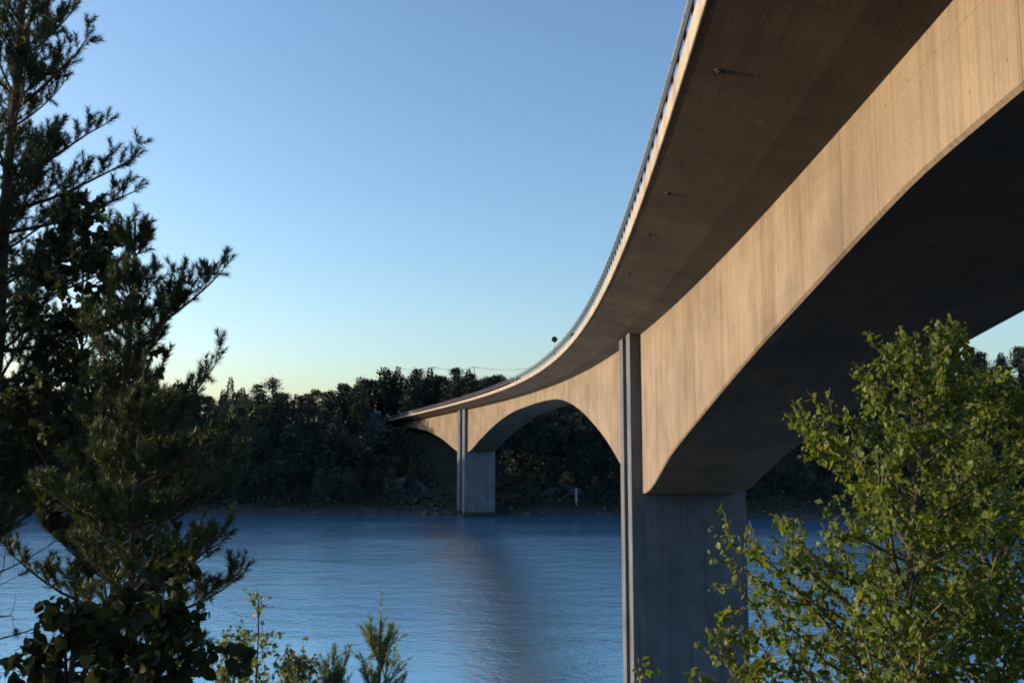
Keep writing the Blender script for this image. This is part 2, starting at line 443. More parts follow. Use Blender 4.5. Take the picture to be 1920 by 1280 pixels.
grid('far_hillside', np.concatenate([np.arange(-420, -200, 10.), np.arange(-200, 200, 2.5), np.arange(200, 421, 10.)]),
     np.concatenate([np.arange(180, 330, 2.0), np.arange(330, 620, 12.)]), far_h, M['rocky'])

def near_h(x, y):
    x = np.asarray(x, float); y = np.asarray(y, float)
    h = np.where(y > 0, H0 - 1.65 - .34 * y, H0 - 1.65 - .17 * y)
    h = np.where(y < -50, H0 - 1.65 + 8.5, h)
    h = h + .35 * vnoise(x, y, 11, 3.0) * np.clip(abs(x) + abs(y), 0, 4) / 4 - .012 * np.clip(-x - 12, 0, 200)
    return np.maximum(h, -4)
grid('near_hillside', np.concatenate([np.arange(-200, -20, 8.), np.arange(-20, 24, .8), np.arange(24, 121, 6.)]),
     np.concatenate([np.arange(-110, -8, 6.), np.arange(-8, 22, .8), np.arange(22, 80, 3.)]), near_h, M['earth'])

# water
def water_mat():
    m, nt, b = new_mat('sea_water'); L = nt.links.new
    b.inputs['Base Color'].default_value = (.05, .15, .30, 1); b.inputs['IOR'].default_value = 13.0; b.inputs['Specular Tint'].default_value = (.72, .92, 1, 1)
    b.inputs['Roughness'].default_value = .17
    g = N(nt, 'ShaderNodeNewGeometry')
    def nz(scale, rot, det, sx=1.0):
        mp = N(nt, 'ShaderNodeMapping'); mp.inputs['Scale'].default_value = (scale * sx, scale, scale); mp.inputs['Rotation'].default_value = (0, 0, R(rot))
        L(g.outputs['Position'], mp.inputs[0])
        n = N(nt, 'ShaderNodeTexNoise', Scale=1.0, Detail=det, Roughness=.55); L(mp.outputs[0], n.inputs['Vector']); return n.outputs[0]
    def mth(op, a, b_):
        q = N(nt, 'ShaderNodeMath', operation=op)
        for s, i in ((a, 0), (b_, 1)):
            if hasattr(s, 'is_linked'): L(s, q.inputs[i])
            else: q.inputs[i].default_value = s
        return q.outputs[0]
    big = nz(.25, 25, 2, .6); mid = nz(1.3, -20, 3, .75); sm = nz(4.2, 15, 2)
    hsum = mth('ADD', mth('MULTIPLY', big, .7), mth('ADD', mth('MULTIPLY', mid, .42), mth('MULTIPLY', sm, .12)))
    patch = nz(.022, 30, 3, .45)
    pr = ramp(nt, patch, [(.36, (.22, .22, .22)), (.64, (1, 1, 1))])
    bp = N(nt, 'ShaderNodeBump', Distance=.42); L(pr.outputs[0], bp.inputs['Strength']); L(hsum, bp.inputs['Height'])
    L(bp.outputs[0], b.inputs['Normal'])
    return m
M['water'] = water_mat()
mb = MB(); mb.add([(-6000, -3000, 0), (6000, -3000, 0), (6000, 9000, 0), (-6000, 9000, 0)], [(0, 1, 2, 3)])
mb.build('water', M['water'])['kind'] = 'structure'

# ------------------------------------------------------------------ foliage geometry
def needle_soup(P, D, Ls, n, ln, w, g):
    """n needles round each shoot axis"""
    k = len(P); D = unit(D)
    t = g.random((k, n)); P = P[:, None] + D[:, None] * (t * Ls[:, None])[..., None]
    rd = unit(g.normal(size=(k, n, 3))); rd = unit(rd - (rd * D[:, None]).sum(-1, keepdims=True) * D[:, None])
    nd = unit(D[:, None] * (.55 + .7 * t)[..., None] + rd * .85)
    side = unit(np.cross(nd, g.normal(size=(k, n, 3)))) * w / 2
    tip = P + nd * (ln * (.75 + .5 * g.random((k, n))))[..., None]
    return np.stack([P - side, P + side, tip], 2).reshape(-1, 3)
def leaf_soup(P, D, Nn, size, g, wid=.42, fold=.12, heart=False):
    D = unit(D); S = unit(np.cross(Nn, D)); Nn = np.cross(D, S); sz = size[:, None]
    if heart:
        f = fold
        pt = [(0, 0, 0), (-.06, .24, .6), (.10, .42, 1), (.36, .46, 1), (.62, .34, .8), (.84, .15, .4), (1, 0, 0), (.84, -.15, .4), (.62, -.34, .8), (.36, -.46, 1), (.10, -.42, 1), (-.06, -.24, .6)]
        return np.stack([P + D * sz * u + S * sz * v * wid * 2.1 + Nn * sz * w_ * f for u, v, w_ in pt], 1).reshape(-1, 3)
    a = P; l = P + D * sz * .42 + S * sz * wid + Nn * sz * fold; r = P + D * sz * .42 - S * sz * wid + Nn * sz * fold; t = P + D * sz
    return np.stack([a, l, t, r], 1).reshape(-1, 3)
LEAF_T = [(0, 3, 2), (0, 2, 1)]
HEART_T = [(0, i, i + 1) for i in range(1, 11)]
def crown_obj(name, me, parent):
    o = bpy.data.objects.new(name, me); COL.objects.link(o); o.parent = parent; return o

def curve(p, d, L, n, bend, g, wob=.12):
    pts = [np.array(p, float)]; d = np.array(d, float)
    for i in range(n):
        d = unit(d + np.array([0, 0, bend / n]) + g.normal(size=3) * wob)
        pts.append(pts[-1] + d * L / n)
    return np.array(pts), d

def pine(x, y, height, r0, label, seed, spread=1.5, base_clear=.08, lean=(0, 0), tips=(), cat='tree', group=None, density=1.0, up=.55, nl=.086, whorl=.34, name='pine_tree', nn=84, nw=.0085, sc=1.0, dead=0, nmat=None):
    """trunk with whorls of upswept branches carrying bottle-brush shoots; tips = extra branches (height, dx, dy, dz of the tip)"""
    g = np.random.default_rng(seed)
    z0 = float(near_h(x, y)) - .1
    root = empty(name, (x, y, z0), 0, label, cat, group)
    n = 14; tz = np.linspace(0, height, n)
    tr = np.stack([lean[0] * (tz / height) + .03 * np.sin(tz * 1.7 + seed), lean[1] * (tz / height) + .03 * np.cos(tz * 1.3 + seed), tz], -1)
    mt = MB(); mt.tube(tr, r0 * (1 - .9 * tz / height) + .006, 8)
    SP, SD, SL = [], [], []
    def at(z): return np.array([np.interp(z, tz, tr[:, 0]), np.interp(z, tz, tr[:, 1]), z])
    def branch(p, d, L, r, bend):
        pts, de = curve(p, d, L, 6, bend, g, .07)
        mt.tube(pts, np.linspace(r, r * .3, 7), 5, False)
        nt_ = max(3, int(L * 5.6 * density) + 1)
        for t in np.linspace(.22, 1, nt_):
            q = np.array([np.interp(t * 6, range(7), pts[:, k]) for k in range(3)])
            ax_ = unit(pts[min(6, int(t * 6) + 1 if t < 1 else 6)] - pts[max(0, min(5, int(t * 6)))])
            for sgn in ((-1, 0, 1) if t < 1 else (0,)):
                if sgn == 0 and t < 1 and g.random() < .45: continue
                sd = unit(np.cross(ax_, [0, 0, 1.])) * sgn
                dd = unit(ax_ * .8 + sd * (.7 + .35 * g.random()) + np.array([0, 0, (.45 if sgn else .75) + .5 * g.random()]) + g.normal(size=3) * .16)
                l = sc * (.20 + .16 * g.random() + .22 * L * max(0, .9 - t) * g.random())
                tp, d2 = curve(q, dd, l, 3, .25, g, .06)
                mt.tube(tp, np.linspace(.0045, .003, 4), 3, False)
                SP.append(tp[1] * .6 + q * .4); SD.append(tp[3] - tp[0]); SL.append(l * .72)
                if l > .3 * sc:
                    for _ in range(2):
                        d3 = unit(d2 + g.normal(size=3) * .55 + np.array([0, 0, .25])); SP.append(tp[2]); SD.append(d3); SL.append(l * .55)
        SP.append(pts[-1]); SD.append(de + np.array([0, 0, .2])); SL.append(.22 * sc)
    z = height * base_clear
    while z < height - .12:
        f = 1 - z / height
        L0 = spread * min(1.0, (f * 1.35) ** .75) * (.55 + .45 * min(1, z / (height * .3)))
        k = g.integers(4, 6); a0 = g.random() * 6.28
        for i in range(k):
            a = a0 + i * 6.283 / k + g.normal() * .25
            L = L0 * (.65 + .5 * g.random()) + .06
            e = up * (.35 + .9 * (1 - f)) + g.normal() * .1
            branch(at(z + g.normal() * .04), np.array([math.cos(a), math.sin(a), e]), L, .008 + .011 * L, .45 + .3 * (1 - f))
        z += whorl * (.8 + .4 * g.random())
    for (hz, dx, dy, dz_) in tips:
        d = np.array([dx, dy, dz_]) - at(hz); L = float(np.linalg.norm(d)); branch(at(hz), d + np.array([0, 0, -.18 * L]), L, .012 + .01 * L, .35)
    for i in range(dead):                     # old bare lower branches
        hz = height * base_clear * (.45 + .55 * i / dead); a = i * 2.4 + g.random(); L = spread * (.5 + .5 * g.random())
        pts, de = curve(at(hz), np.array([math.cos(a), math.sin(a), .35 * g.random()]), L, 6, .1, g, .12); mt.tube(pts, np.linspace(.012, .003, 7), 4, False)
        for t in (2, 3, 4, 5):
            tp, _ = curve(pts[t], unit(de + g.normal(size=3) * .7), L * .3, 3, .1, g, .15); mt.tube(tp, np.linspace(.005, .002, 4), 3, False)
            if g.random() < .45: SP.append(tp[2]); SD.append(_); SL.append(.14)
    SP.append(tr[-1]); SD.append(np.array([0, 0, 1.])); SL.append(.2)
    mt.build('trunk', M['bark_pine'], root)
    V = needle_soup(np.array(SP), np.array(SD), np.array(SL), nn, nl, nw, g)
    crown_obj('crown', tri_mesh('crown', V, 3, [(0, 1, 2)], nmat or M['needle']), root)
    return root

def leafy(name, x, y, height, r0, label, seed, leaf, lm, bark, spread, nb=40, cz=.12, top=1.0, lean=(0, 0), per=22, twigs=6, cat='tree', group=None, droop=.0, tips=(), up=.8, wid=.42, heart=False, prof=None):
    g = np.random.default_rng(seed)
    z0 = float(near_h(x, y)) - .1
    root = empty(name, (x, y, z0), 0, label, cat, group)
    n = 12; tz = np.linspace(0, height, n)
    w = np.cumsum(g.normal(size=(n, 2)) * .02 * height / 4, axis=0); w[0] = 0
    tr = np.stack([lean[0] * (tz / height) ** 1.5 + w[:, 0], lean[1] * (tz / height) ** 1.5 + w[:, 1], tz], -1)
    mt = MB(); mt.tube(tr, r0 * (1 - .88 * tz / height) + .003, 7)
    LP, LD, LN, LS = [], [], [], []
    def at(z): return np.array([np.interp(z, tz, tr[:, 0]), np.interp(z, tz, tr[:, 1]), z])
    def leaves(tp, l):
        m_ = max(4, int(per * l / .3)); u = g.random(m_) * (len(tp) - 1.2) + .2
        for q in u:
            p = np.array([np.interp(q, range(len(tp)), tp[:, k]) for k in range(3)])
            LP.append(p + g.normal(size=3) * .012); LD.append(g.normal(size=3) * .7 + np.array([0, 0, -.55])); LN.append(g.normal(size=3) * .8 + np.array([0, 0, .5])); LS.append(leaf * (.5 + .85 * g.random() ** 1.3))
    def limb(p, d, L, r):
        pts, de = curve(p, d, L, 6, .25 - droop, g, .13)
        mt.tube(pts, np.linspace(r, r * .25, 7), 4, False)
        for t in np.linspace(.22, 1, twigs):
            q = np.array([np.interp(t * 6, range(7), pts[:, k]) for k in range(3)])
            dd = unit(g.normal(size=3) + de * .9 + np.array([0, 0, .2 - droop]))
            l = (.12 + .42 * L * (1.15 - t) * (.4 + g.random() * .8))
            tp, _ = curve(q, dd, l, 4, .1 - droop, g, .2)
            mt.tube(tp, np.linspace(r * .3, .002, 5), 3, False); leaves(tp, l)
        leaves(pts[3:], L * .5)
    for i in range(nb):
        f = (i + g.random()) / nb; z = height * (cz + (top - cz) * f)
        pf = prof(f) if prof else min(1, 3.2 * f + .35) * (1 - f) ** .7
        L = spread * pf * (.55 + .6 * g.random()) + .10
        a = i * 2.4 + g.normal() * .5
        limb(at(z), np.array([math.cos(a), math.sin(a), up + g.normal() * .2]), L, .004 + .009 * L)
    for (hz, dx, dy, dz_) in tips:
        d = np.array([dx, dy, dz_]) - at(hz); L = float(np.linalg.norm(d)); limb(at(hz), d, L, .005 + .008 * L)
    mt.build('trunk', bark, root)
    V = leaf_soup(np.array(LP), np.array(LD), np.array(LN), np.array(LS), g, wid, .12, heart)
    crown_obj('crown', tri_mesh('crown', V, 12 if heart else 4, HEART_T if heart else LEAF_T, lm), root)
    return root

# ------------------------------------------------------------------ near vegetation
pine(-6.98, 12.0, 15.4, .125, 'tall dark pine with a long bare trunk line at the left edge of the photo', 21, spread=1.9, base_clear=.27, lean=(.25, 0), up=.8, whorl=.50, density=.85, dead=14,
     tips=((10.3, 1.22, -.1, 11.2), (9.3, 1.38, .2, 10.15), (8.9, 1.8, -.2, 9.65), (8.6, 1.85, .1, 9.2), (8.1, 1.5, .2, 8.6), (7.6, 1.75, -.2, 8.1), (7.0, 1.9, .1, 7.4), (6.6, 1.8, -.1, 7.0)))
pine(-4.62, 10.6, 7.85, .085, 'smaller dark pine in front of the water whose right branches reach furthest out', 34, spread=1.3, base_clear=.42, lean=(.12, 0), up=.5, whorl=.46, density=.95, dead=14,
     tips=((6.3, .92, 0, 7.5), (5.9, .88, -.1, 7.05), (5.0, 1.2, .1, 6.05), (4.7, 1.0, -.1, 5.7), (4.4, 1.15, 0, 5.45), (4.0, 1.32, .1, 4.85), (3.3, 1.2, 0, 4.1)))
pine(-3.72, 9.3, 5.5, .06, 'low spreading pine standing nearest in front of the smaller dark pine', 36, spread=.95, base_clear=.40, lean=(-.1, 0), up=.35, whorl=.52, density=.9, dead=10,
     tips=((4.3, .85, 0, 5.0), (3.9, 1.0, .1, 4.5), (3.4, .9, -.1, 3.9), (3.0, 1.0, 0, 3.3), (3.6, -1.0, 0, 4.3)))
leafy('aspen_tree', -5.35, 11.4, 8.6, .05, 'dark slender aspen with small dense leaves standing between the two pines', 5, .085, M['aspen'], M['bark_dark'], 1.7, nb=60, cz=.46, per=12, up=.5, wid=.5, heart=True)
leafy('broadleaf_shrub', -2.02, 5.2, 2.70, .03, 'black silhouetted shrub with large drooping heart shaped leaves at lower left', 9, .072, M['aspen'], M['bark_dark'], .62, nb=40, cz=.2, per=15, up=.5, droop=.3, wid=.5, cat='shrub', heart=True,
      tips=((2.2, .45, 0, 2.6), (2.3, .2, 0, 2.85)))
leafy('broadleaf_shrub', -2.6, 5.6, 2.75, .03, 'dark leafy shrub at the bottom left corner beneath the pine branches', 10, .07, M['aspen'], M['bark_dark'], .85, nb=44, cz=.15, per=15, up=.4, droop=.3, wid=.5, cat='shrub', heart=True)
leafy('broadleaf_shrub', -7.2, 6.7, 4.0, .05, 'dense unseen shrub added at far left to shade the dark shrubs', 11, .09, M['aspen'], M['bark_dark'], 1.5, nb=60, cz=.1, per=16, up=.5, wid=.5, cat='shrub', heart=True)  # added out of view to shade the lower left shrubs
leafy('birch_sapling', -1.95, 7.1, 2.95, .014, 'thin pale green sapling with two wispy stems beside the dark shrub', 12, .045, M['sapling'], M['bark_dark'], .34, nb=16, cz=.3, per=12, twigs=4, up=1.3, cat='sapling', tips=((1.6, .2, 0, 2.55),))
pine(-1.02, 7.0, 2.78, .022, 'young bright pine sapling standing in the middle against the water', 41, spread=.42, base_clear=.35, up=1.2, whorl=.30, nw=.005, nl=.042, sc=.62, nn=50, density=.9, cat='sapling', name='pine_sapling', nmat=M['young_needle'])
pine(-1.36, 7.0, 2.42, .018, 'shorter pine sapling just left of the young bright pine', 42, spread=.30, base_clear=.35, up=1.2, whorl=.32, nw=.005, nl=.042, sc=.6, nn=50, density=.9, cat='sapling', name='pine_sapling', nmat=M['young_needle'])
leafy('bush', -1.66, 7.2, 2.5, .015, 'low grey green bush between the wispy sapling and the pine saplings', 14, .042, M['sapling'], M['bark_dark'], .50, nb=40, cz=.4, per=18, twigs=6, up=1.0, cat='bush')
leafy('bush', -2.25, 7.6, 2.65, .015, 'taller grey green bush behind the wispy sapling beside the dark shrub', 15, .042, M['sapling'], M['bark_dark'], .50, nb=40, cz=.4, per=18, twigs=6, up=1.2, cat='bush')
leafy('bush', -.72, 7.3, 2.2, .012, 'lowest grey green bush at the foot of the young bright pine', 16, .042, M['sapling'], M['bark_dark'], .42, nb=26, cz=.4, per=16, twigs=5, up=1.0, cat='bush')

leafy('birch_tree', 2.02, 5.1, 4.08, .030, 'bright yellow green young birch in front of the bridge soffit at right', 3, .040, M['birch'], M['bark_birch'], 1.33, nb=84, cz=.26, per=25, twigs=8, lean=(.32, 0), up=.75,
      tips=((2.2, -.78, 0, 2.45), (2.6, -.62, .1, 3.0), (1.9, -.7, -.1, 2.05)), prof=lambda f: 1.05 * (1 - f ** 1.5) ** 1.1 + .07)
leafy('birch_tree', 3.02, 5.6, 4.12, .028, 'second birch with darker gaps in its crown at the right edge of the photo', 17, .042, M['birch'], M['bark_birch'], 1.15, nb=84, cz=.2, per=22, twigs=8, up=.7)
leafy('birch_sapling', 1.28, 5.3, 2.45, .014, 'low birch sapling in front of the near pier beside the birch', 18, .05, M['birch'], M['bark_birch'], .6, nb=34, cz=.3, per=15, twigs=5, up=.8, cat='sapling')
leafy('birch_sapling', .74, 5.9, 2.22, .012, 'small leafy sapling at the left foot of the near pier', 19, .05, M['birch'], M['bark_birch'], .30, nb=12, cz=.45, per=11, twigs=4, up=.9, cat='sapling')
# more wood out of view at left, added to keep the pines in shade
for k, (x, y, h, sd) in enumerate(((-10.2, 13.0, 10.0, 51), (-10.6, 15.2, 13.0, 52), (-12.6, 13.2, 11, 53))):
    pine(x, y, h, .11, ('bushy unseen pine added at left for shade', 'tallest bushy unseen pine added at left for shade', 'outermost bushy unseen pine added at left for shade')[k], sd, spread=2.1, base_clear=.15, whorl=.42, density=.8)

# ------------------------------------------------------------------ far forest
def far_mesh(kind, seed):
    g = np.random.default_rng(seed); h = 10.0
    P, D, S = [], [], []
    mt = MB(); mt.tube([(0, 0, -.8), (.05, 0, h * .5), (0, 0, h * .97)], [.17, .11, .02], 5)
    if kind == 'spruce':
        for z in np.arange(.9, h, .42):
            r = (1 - z / h) ** .85 * 2.1 * (.8 + .35 * g.random()) + .12
            for i in range(int(14 + r * 26)):
                a = g.random() * 6.283; q = r * math.sqrt(g.random() * .85 + .15)
                P.append((q * math.cos(a), q * math.sin(a), z - .18 * q + g.normal() * .12)); D.append((math.cos(a), math.sin(a), -.25)); S.append(.36 + .34 * g.random())
    elif kind == 'pine':
        for i in range(26):
            f = g.random(); z = h * (.38 + .6 * f); r = 1.9 * math.sqrt(max(.05, 1 - f ** 2.2)) * g.random() ** .6; a = g.random() * 6.283
            c = np.array([r * math.cos(a), r * math.sin(a), z])
            mt.tube([(0, 0, z - .6), tuple(c)], [.05, .02], 3, False)
            for j in range(64):
                d = g.normal(size=3) * np.array([.52, .52, .30]); P.append(tuple(c + d)); D.append(tuple(d + np.array([0, 0, .3]))); S.append(.27 + .25 * g.random())
    else:
        for i in range(30):
            f = g.random(); z = h * (.22 + .76 * f); r = 2.5 * math.sin(math.pi * (.18 + .8 * f) ** .9) ** .7 * g.random() ** .5; a = g.random() * 6.283
            c = np.array([r * math.cos(a), r * math.sin(a), z])
            for j in range(64):
                d = g.normal(size=3) * np.array([.62, .62, .5]); P.append(tuple(c + d)); D.append(tuple(g.normal(size=3) + np.array([0, 0, -.4]))); S.append(.27 + .25 * g.random())
    P = np.array(P); D = np.array(D); S = np.array(S)
    V = leaf_soup(P, D, g.normal(size=P.shape) + np.array([0, 0, .6]), S, g, .4)
    crown = tri_mesh(kind, V, 4, LEAF_T, M['far_leaf' if kind == 'broadleaf' else 'far_conifer'])
    # trunk joined in as the same far tree
    tv = np.concatenate(mt.v); return crown, mt
PROTO = {}
for kind, seeds in (('spruce', (1, 2)), ('pine', (3, 4, 5)), ('broadleaf', (6, 7))):
    PROTO[kind] = []
    for sd in seeds:
        me, mt = far_mesh(kind, sd)
        tm = mt.mesh('trunk', M['bark_dark'])
        nm = {'spruce': 'far_spruce', 'pine': 'far_pine', 'broadleaf': 'far_broadleaf'}[kind]
        PROTO[kind].append((nm, me, tm))
TREES = []
def far_tree(kind, x, y, h, wide=1.0, label=None, group=None, z=None, k=None):
    nm, me, tm = PROTO[kind][int(rng.integers(len(PROTO[kind]))) if k is None else k]
    zz = float(far_h(x, y)) if z is None else z
    o = empty(nm + '_tree', (x, y, zz - .2), rng.random() * 6.28); sw = h / 10 * wide; o.scale = (sw, sw, h / 10)
    for pn, pm in (('trunk', tm), ('crown', me)):
        t = bpy.data.objects.new(pn, pm); COL.objects.link(t); t.parent = o
    TREES.append((x, y, zz + h))
    return tag(o, label, 'tree', group)

def zone(x, y):
    px = 960 + 1700 * x / y
    if px < 700: return 'left'
    if px < 1180: return 'arch'
    return 'right'
ZL = {'left': 'in the dark wood across the water left of the bridge', 'arch': 'in the dark wood behind the bridge main arch', 'right': 'in the dark wood across the water right of the near pier'}
KL = {'spruce': 'pointed spruce', 'pine': 'loose crowned pine', 'broadleaf': 'rounded leafy tree'}
pts = []
cnt = {'spruce': 0, 'pine': 0, 'broadleaf': 0}
tries = 0
while tries < 14000 and len(pts) < 800:
    tries += 1
    x = -175 + 350 * rng.random(); y = float(shore(np.array(x))) + 4 + 112 * rng.random() ** .85
    t = y - float(shore(np.array(x)))
    if abs(x) > .60 * y + 12: continue
    sp = 4.6 if t < 30 else 5.6
    if any((x - a) ** 2 + (y - b) ** 2 < sp * sp for a, b in pts): continue
    s, d = nearest_s(np.array(x), np.array(y))
    if d < (10.5 if s < 321 else 8) and s > 222: continue
    pts.append((x, y))
    px = 960 + 1700 * x / y
    rr = rng.random()
    kind = 'broadleaf' if (t < 26 and rr < .5) or rr < .22 else ('spruce' if rr < .52 else 'pine')
    h = (6 + 5.5 * rng.random()) if t < 26 else (8 + 5.5 * rng.random())
    if kind == 'broadleaf': h *= .85
    # nothing between the eye and the far span may rise above the girder
    cs = ax(float(s), 0.)
    if 690 < px < 875 and y < 330 and x < cs[0] + 2:
        h = min(h, 3 + H0 + (y / 300) * -2.0 + 2.5 - float(far_h(x, y)))
        if h < 2.5: continue
    if cnt[kind] >= 299: continue
    cnt[kind] += 1
    zn = zone(x, y)
    far_tree(kind, x, y, h, .85 + .35 * rng.random(), KL[kind] + ' ' + ZL[zn], KL[kind] + 's ' + ZL[zn])
# single trees that stand out on the skyline
def sky(px, y, ytop, kind, label, wide=1.0, k=None):
    x = (px - 960) / 1700 * y; z = float(far_h(x, y)); top = H0 + (819.5 - ytop) / 1700 * y
    far_tree(kind, x, y, max(4.5, top - z), wide, label, None, z, k)
sky(746, 338, 686, 'spruce', 'tallest narrow spruce on the skyline left of the bridge deck', .75)
sky(722, 336, 694, 'pine', 'broad pine on the skyline immediately left of the tallest spruce', 1.0)
sky(783, 340, 693, 'pine', 'flat topped pine on the skyline right of the tallest spruce', .9)
sky(806, 338, 688, 'spruce', 'slim pointed spruce on the skyline in the middle of the ridge', .7)
sky(856, 340, 690, 'spruce', 'left one of the twin spruces rising above the bridge deck', .75)
sky(878, 341, 690, 'spruce', 'right one of the twin spruces rising above the bridge deck', .8)
sky(930, 338, 704, 'pine', 'low pine on the skyline where the deck meets the ridge', .9)
sky(770, 326, 728, 'broadleaf', 'light green rounded tree above the far end of the bridge deck', 1.3)
sky(676, 338, 708, 'broadleaf', 'rounded tree at the left end of the high skyline ridge', 1.0)
sky(644, 334, 722, 'pine', 'small pine on the skyline above the house roof', .9)
sky(512, 330, 708, 'broadleaf', 'rounded tree on the low skyline just right of the pines', 1.1)
sky(432, 330, 706, 'spruce', 'pointed spruce on the low skyline beside the pine branch tip', .8)
for px in np.arange(645, 965, 11.0):
    yt = np.interp(px, (640, 680, 720, 760, 800, 840, 880, 920, 970), (729, 713, 704, 702, 704, 706, 706, 709, 716)) + 9 * rng.random() - 1
    yy = 346 + 16 * rng.random(); xx = (px + 4 * rng.random() - 960) / 1700 * yy; z = float(far_h(xx, yy)); kd = ('pine', 'spruce', 'broadleaf', 'pine')[int(rng.integers(4))]
    far_tree(kd, xx, yy, max(5.0, H0 + (819.5 - yt) / 1700 * yy - z), .95 + .3 * rng.random(), KL[kd] + ' on the ridge behind the far end of the bridge', KL[kd] + 's on the ridge behind the far end of the bridge', z)
# undergrowth below the crowns
g = np.random.default_rng(77); n = 34000
x = -185 + 370 * g.random(n); y = shore(x) + 1.2 + 105 * g.random(n) ** .9
t = y - shore(x); s, d = nearest_s(x, y)
ok = (t > 1.4) & ((d > 4) | (s < 246) | (s > 322)); ok &= ~((d < 6) & (s > 228) & (s < 247))
x, y = x[ok], y[ok]; P = np.stack([x, y, far_h(x, y) + .2 + 1.1 * g.random(len(x)) ** 2], -1)
V = leaf_soup(P, g.normal(size=P.shape) + np.array([0, 0, .8]), g.normal(size=P.shape), .6 + .7 * g.random(len(x)), g, .45)
o = bpy.data.objects.new('undergrowth', tri_mesh('undergrowth', V, 4, LEAF_T, M['far_leaf'])); COL.objects.link(o)
tag(o, 'low dark undergrowth covering the far hillside between the trees', 'undergrowth', None, 'stuff')
# undergrowth on the near slope
n = 16000; x = -16 + 30 * g.random(n); y = 1.5 + 24 * g.random(n)
P = np.stack([x, y, near_h(x, y) + .25 * g.random(n)], -1)
V = leaf_soup(P, g.normal(size=P.shape) * .5 + np.array([0, 0, 1.]), g.normal(size=P.shape), .12 + .12 * g.random(n), g, .3)
o = bpy.data.objects.new('ground_cover', tri_mesh('ground_cover', V, 4, LEAF_T, M['aspen'])); COL.objects.link(o)
tag(o, 'low leafy ground cover on the near slope', 'ground cover', None, 'stuff')

# ------------------------------------------------------------------ small things
def ico(rad, seed, sq=(1, 1, .6), sub=3, amp=.22):
    import bmesh
    bm = bmesh.new(); bmesh.ops.create_icosphere(bm, subdivisions=sub, radius=1)
    g = np.random.default_rng(seed); k = g.normal(size=(5, 3)) * 1.8; ph = g.random(5) * 6
    v = np.array([q.co[:] for q in bm.verts]); f = [[q.index for q in p.verts] for p in bm.faces]
    dsp = 1 + amp * sum(np.sin(v @ k[i] + ph[i]) for i in range(5)) / 2
    bm.free(); return v * dsp[:, None] * np.array(sq) * rad, f
M['granite'] = flat('granite', (.06, .062, .07), .85, 0, .4, 1.2)
rocks = [(843, 1.1, 'pale boulder at the waterline just left of the far pier'), (800, 1.0, 'grey boulder on the far shore between the wood and the far pier'), (742, .8, 'small grey boulder on the far shore below the rock outcrop'),
         (985, 1.0, 'grey boulder on the far shore just right of the far pier'), (1015, .8, 'smaller grey boulder on the far shore right of the far pier'), (600, 1.0, 'flat grey boulder on the far shore left of the bridge'), (1120, .9, 'grey boulder on the far shore close to the near pier')]
for k, (px, rd, lb) in enumerate(rocks):
    yy = 238.
    for _ in range(12):
        xx = (px - 960) / 1700 * yy; yy = float(shore(np.array(xx))) + 1.0
    v, f = ico(rd, 60 + k); m = MB(); m.add(v, f)
    o = m.build('boulder', M['granite'], smooth=True); o.location = (xx, yy, max(.3, float(far_h(xx, yy)))); tag(o, lb, 'boulder')
bproto = None
for k in range(46):
    xx = -150 + 300 * rng.random(); yy = float(shore(np.array(xx))) + .3 + 2.2 * rng.random()
    if k < 5:
        v, f = ico(1.0, 90 + k, (1.2, .9, .6), 2); m = MB(); m.add(v, f); me = m.mesh('boulder', M['granite'], True); bproto = (bproto or []) + [me]
    o = bpy.data.objects.new('boulder', bproto[k % 5]); COL.objects.link(o); o.location = (xx, yy, max(.1, float(far_h(xx, yy)))); sc_ = .3 + .8 * rng.random() ** 2
    o.scale = (sc_, sc_, sc_); o.rotation_euler = (0, 0, rng.random() * 6.3); tag(o, 'small grey boulder scattered along the dark far waterline', 'boulder', 'small boulders scattered along the far waterline')
for k, (px, yy, rd, sq, lb) in enumerate(((768, 256, 4.2, (1.5, .7, .75), 'smooth blue grey rock outcrop in the dark wood left of the far pier'), (1060, 247, 3.4, (1.7, .6, .6), 'low rock outcrop under the main arch beside the pale post'))):
    xx = (px - 960) / 1700 * yy; v, f = ico(rd, 80 + k, sq, 4, .16); m = MB(); m.add(v, f)
    o = m.build('rock_outcrop', M['granite'], smooth=True); o.location = (xx, yy, float(far_h(xx, yy)) + .6); tag(o, lb, 'rock')

# navigation mark: pale board on a post, on the far shore
M['pale_paint'] = flat('pale_paint', (.24, .19, .17), .6, 0, .12, 2)
M['white_paint'] = flat('white_paint', (.8, .8, .8), .4, 0, .05, 2)
M['blue_paint'] = flat('blue_paint', (.02, .10, .42), .4, 0, .1, 2)
yy = 230.; xx = (1079 - 960) / 1700 * yy
yy = float(shore(np.array(xx))) + 2.4; xx = (1079 - 960) / 1700 * yy
e = empty('navigation_mark', (xx, yy, float(far_h(xx, yy))), 0, 'pale upright navigation mark on the far shore under the main arch', 'marker')
m = MB(); m.box((0, -.06, 3.2), (.55, .06, 3.4)); m.build('board', M['pale_paint'], e)
m = MB(); m.tube([(0, .08, -.5), (0, .08, 5.0)], .07, 8); m.build('post', M['steel'], e)
m = MB(); m.prism([(-.5, -.5), (.5, -.5), (.5, .6), (-.5, .6)], -.6, .5, .85); m.build('base', M['pier'], e)

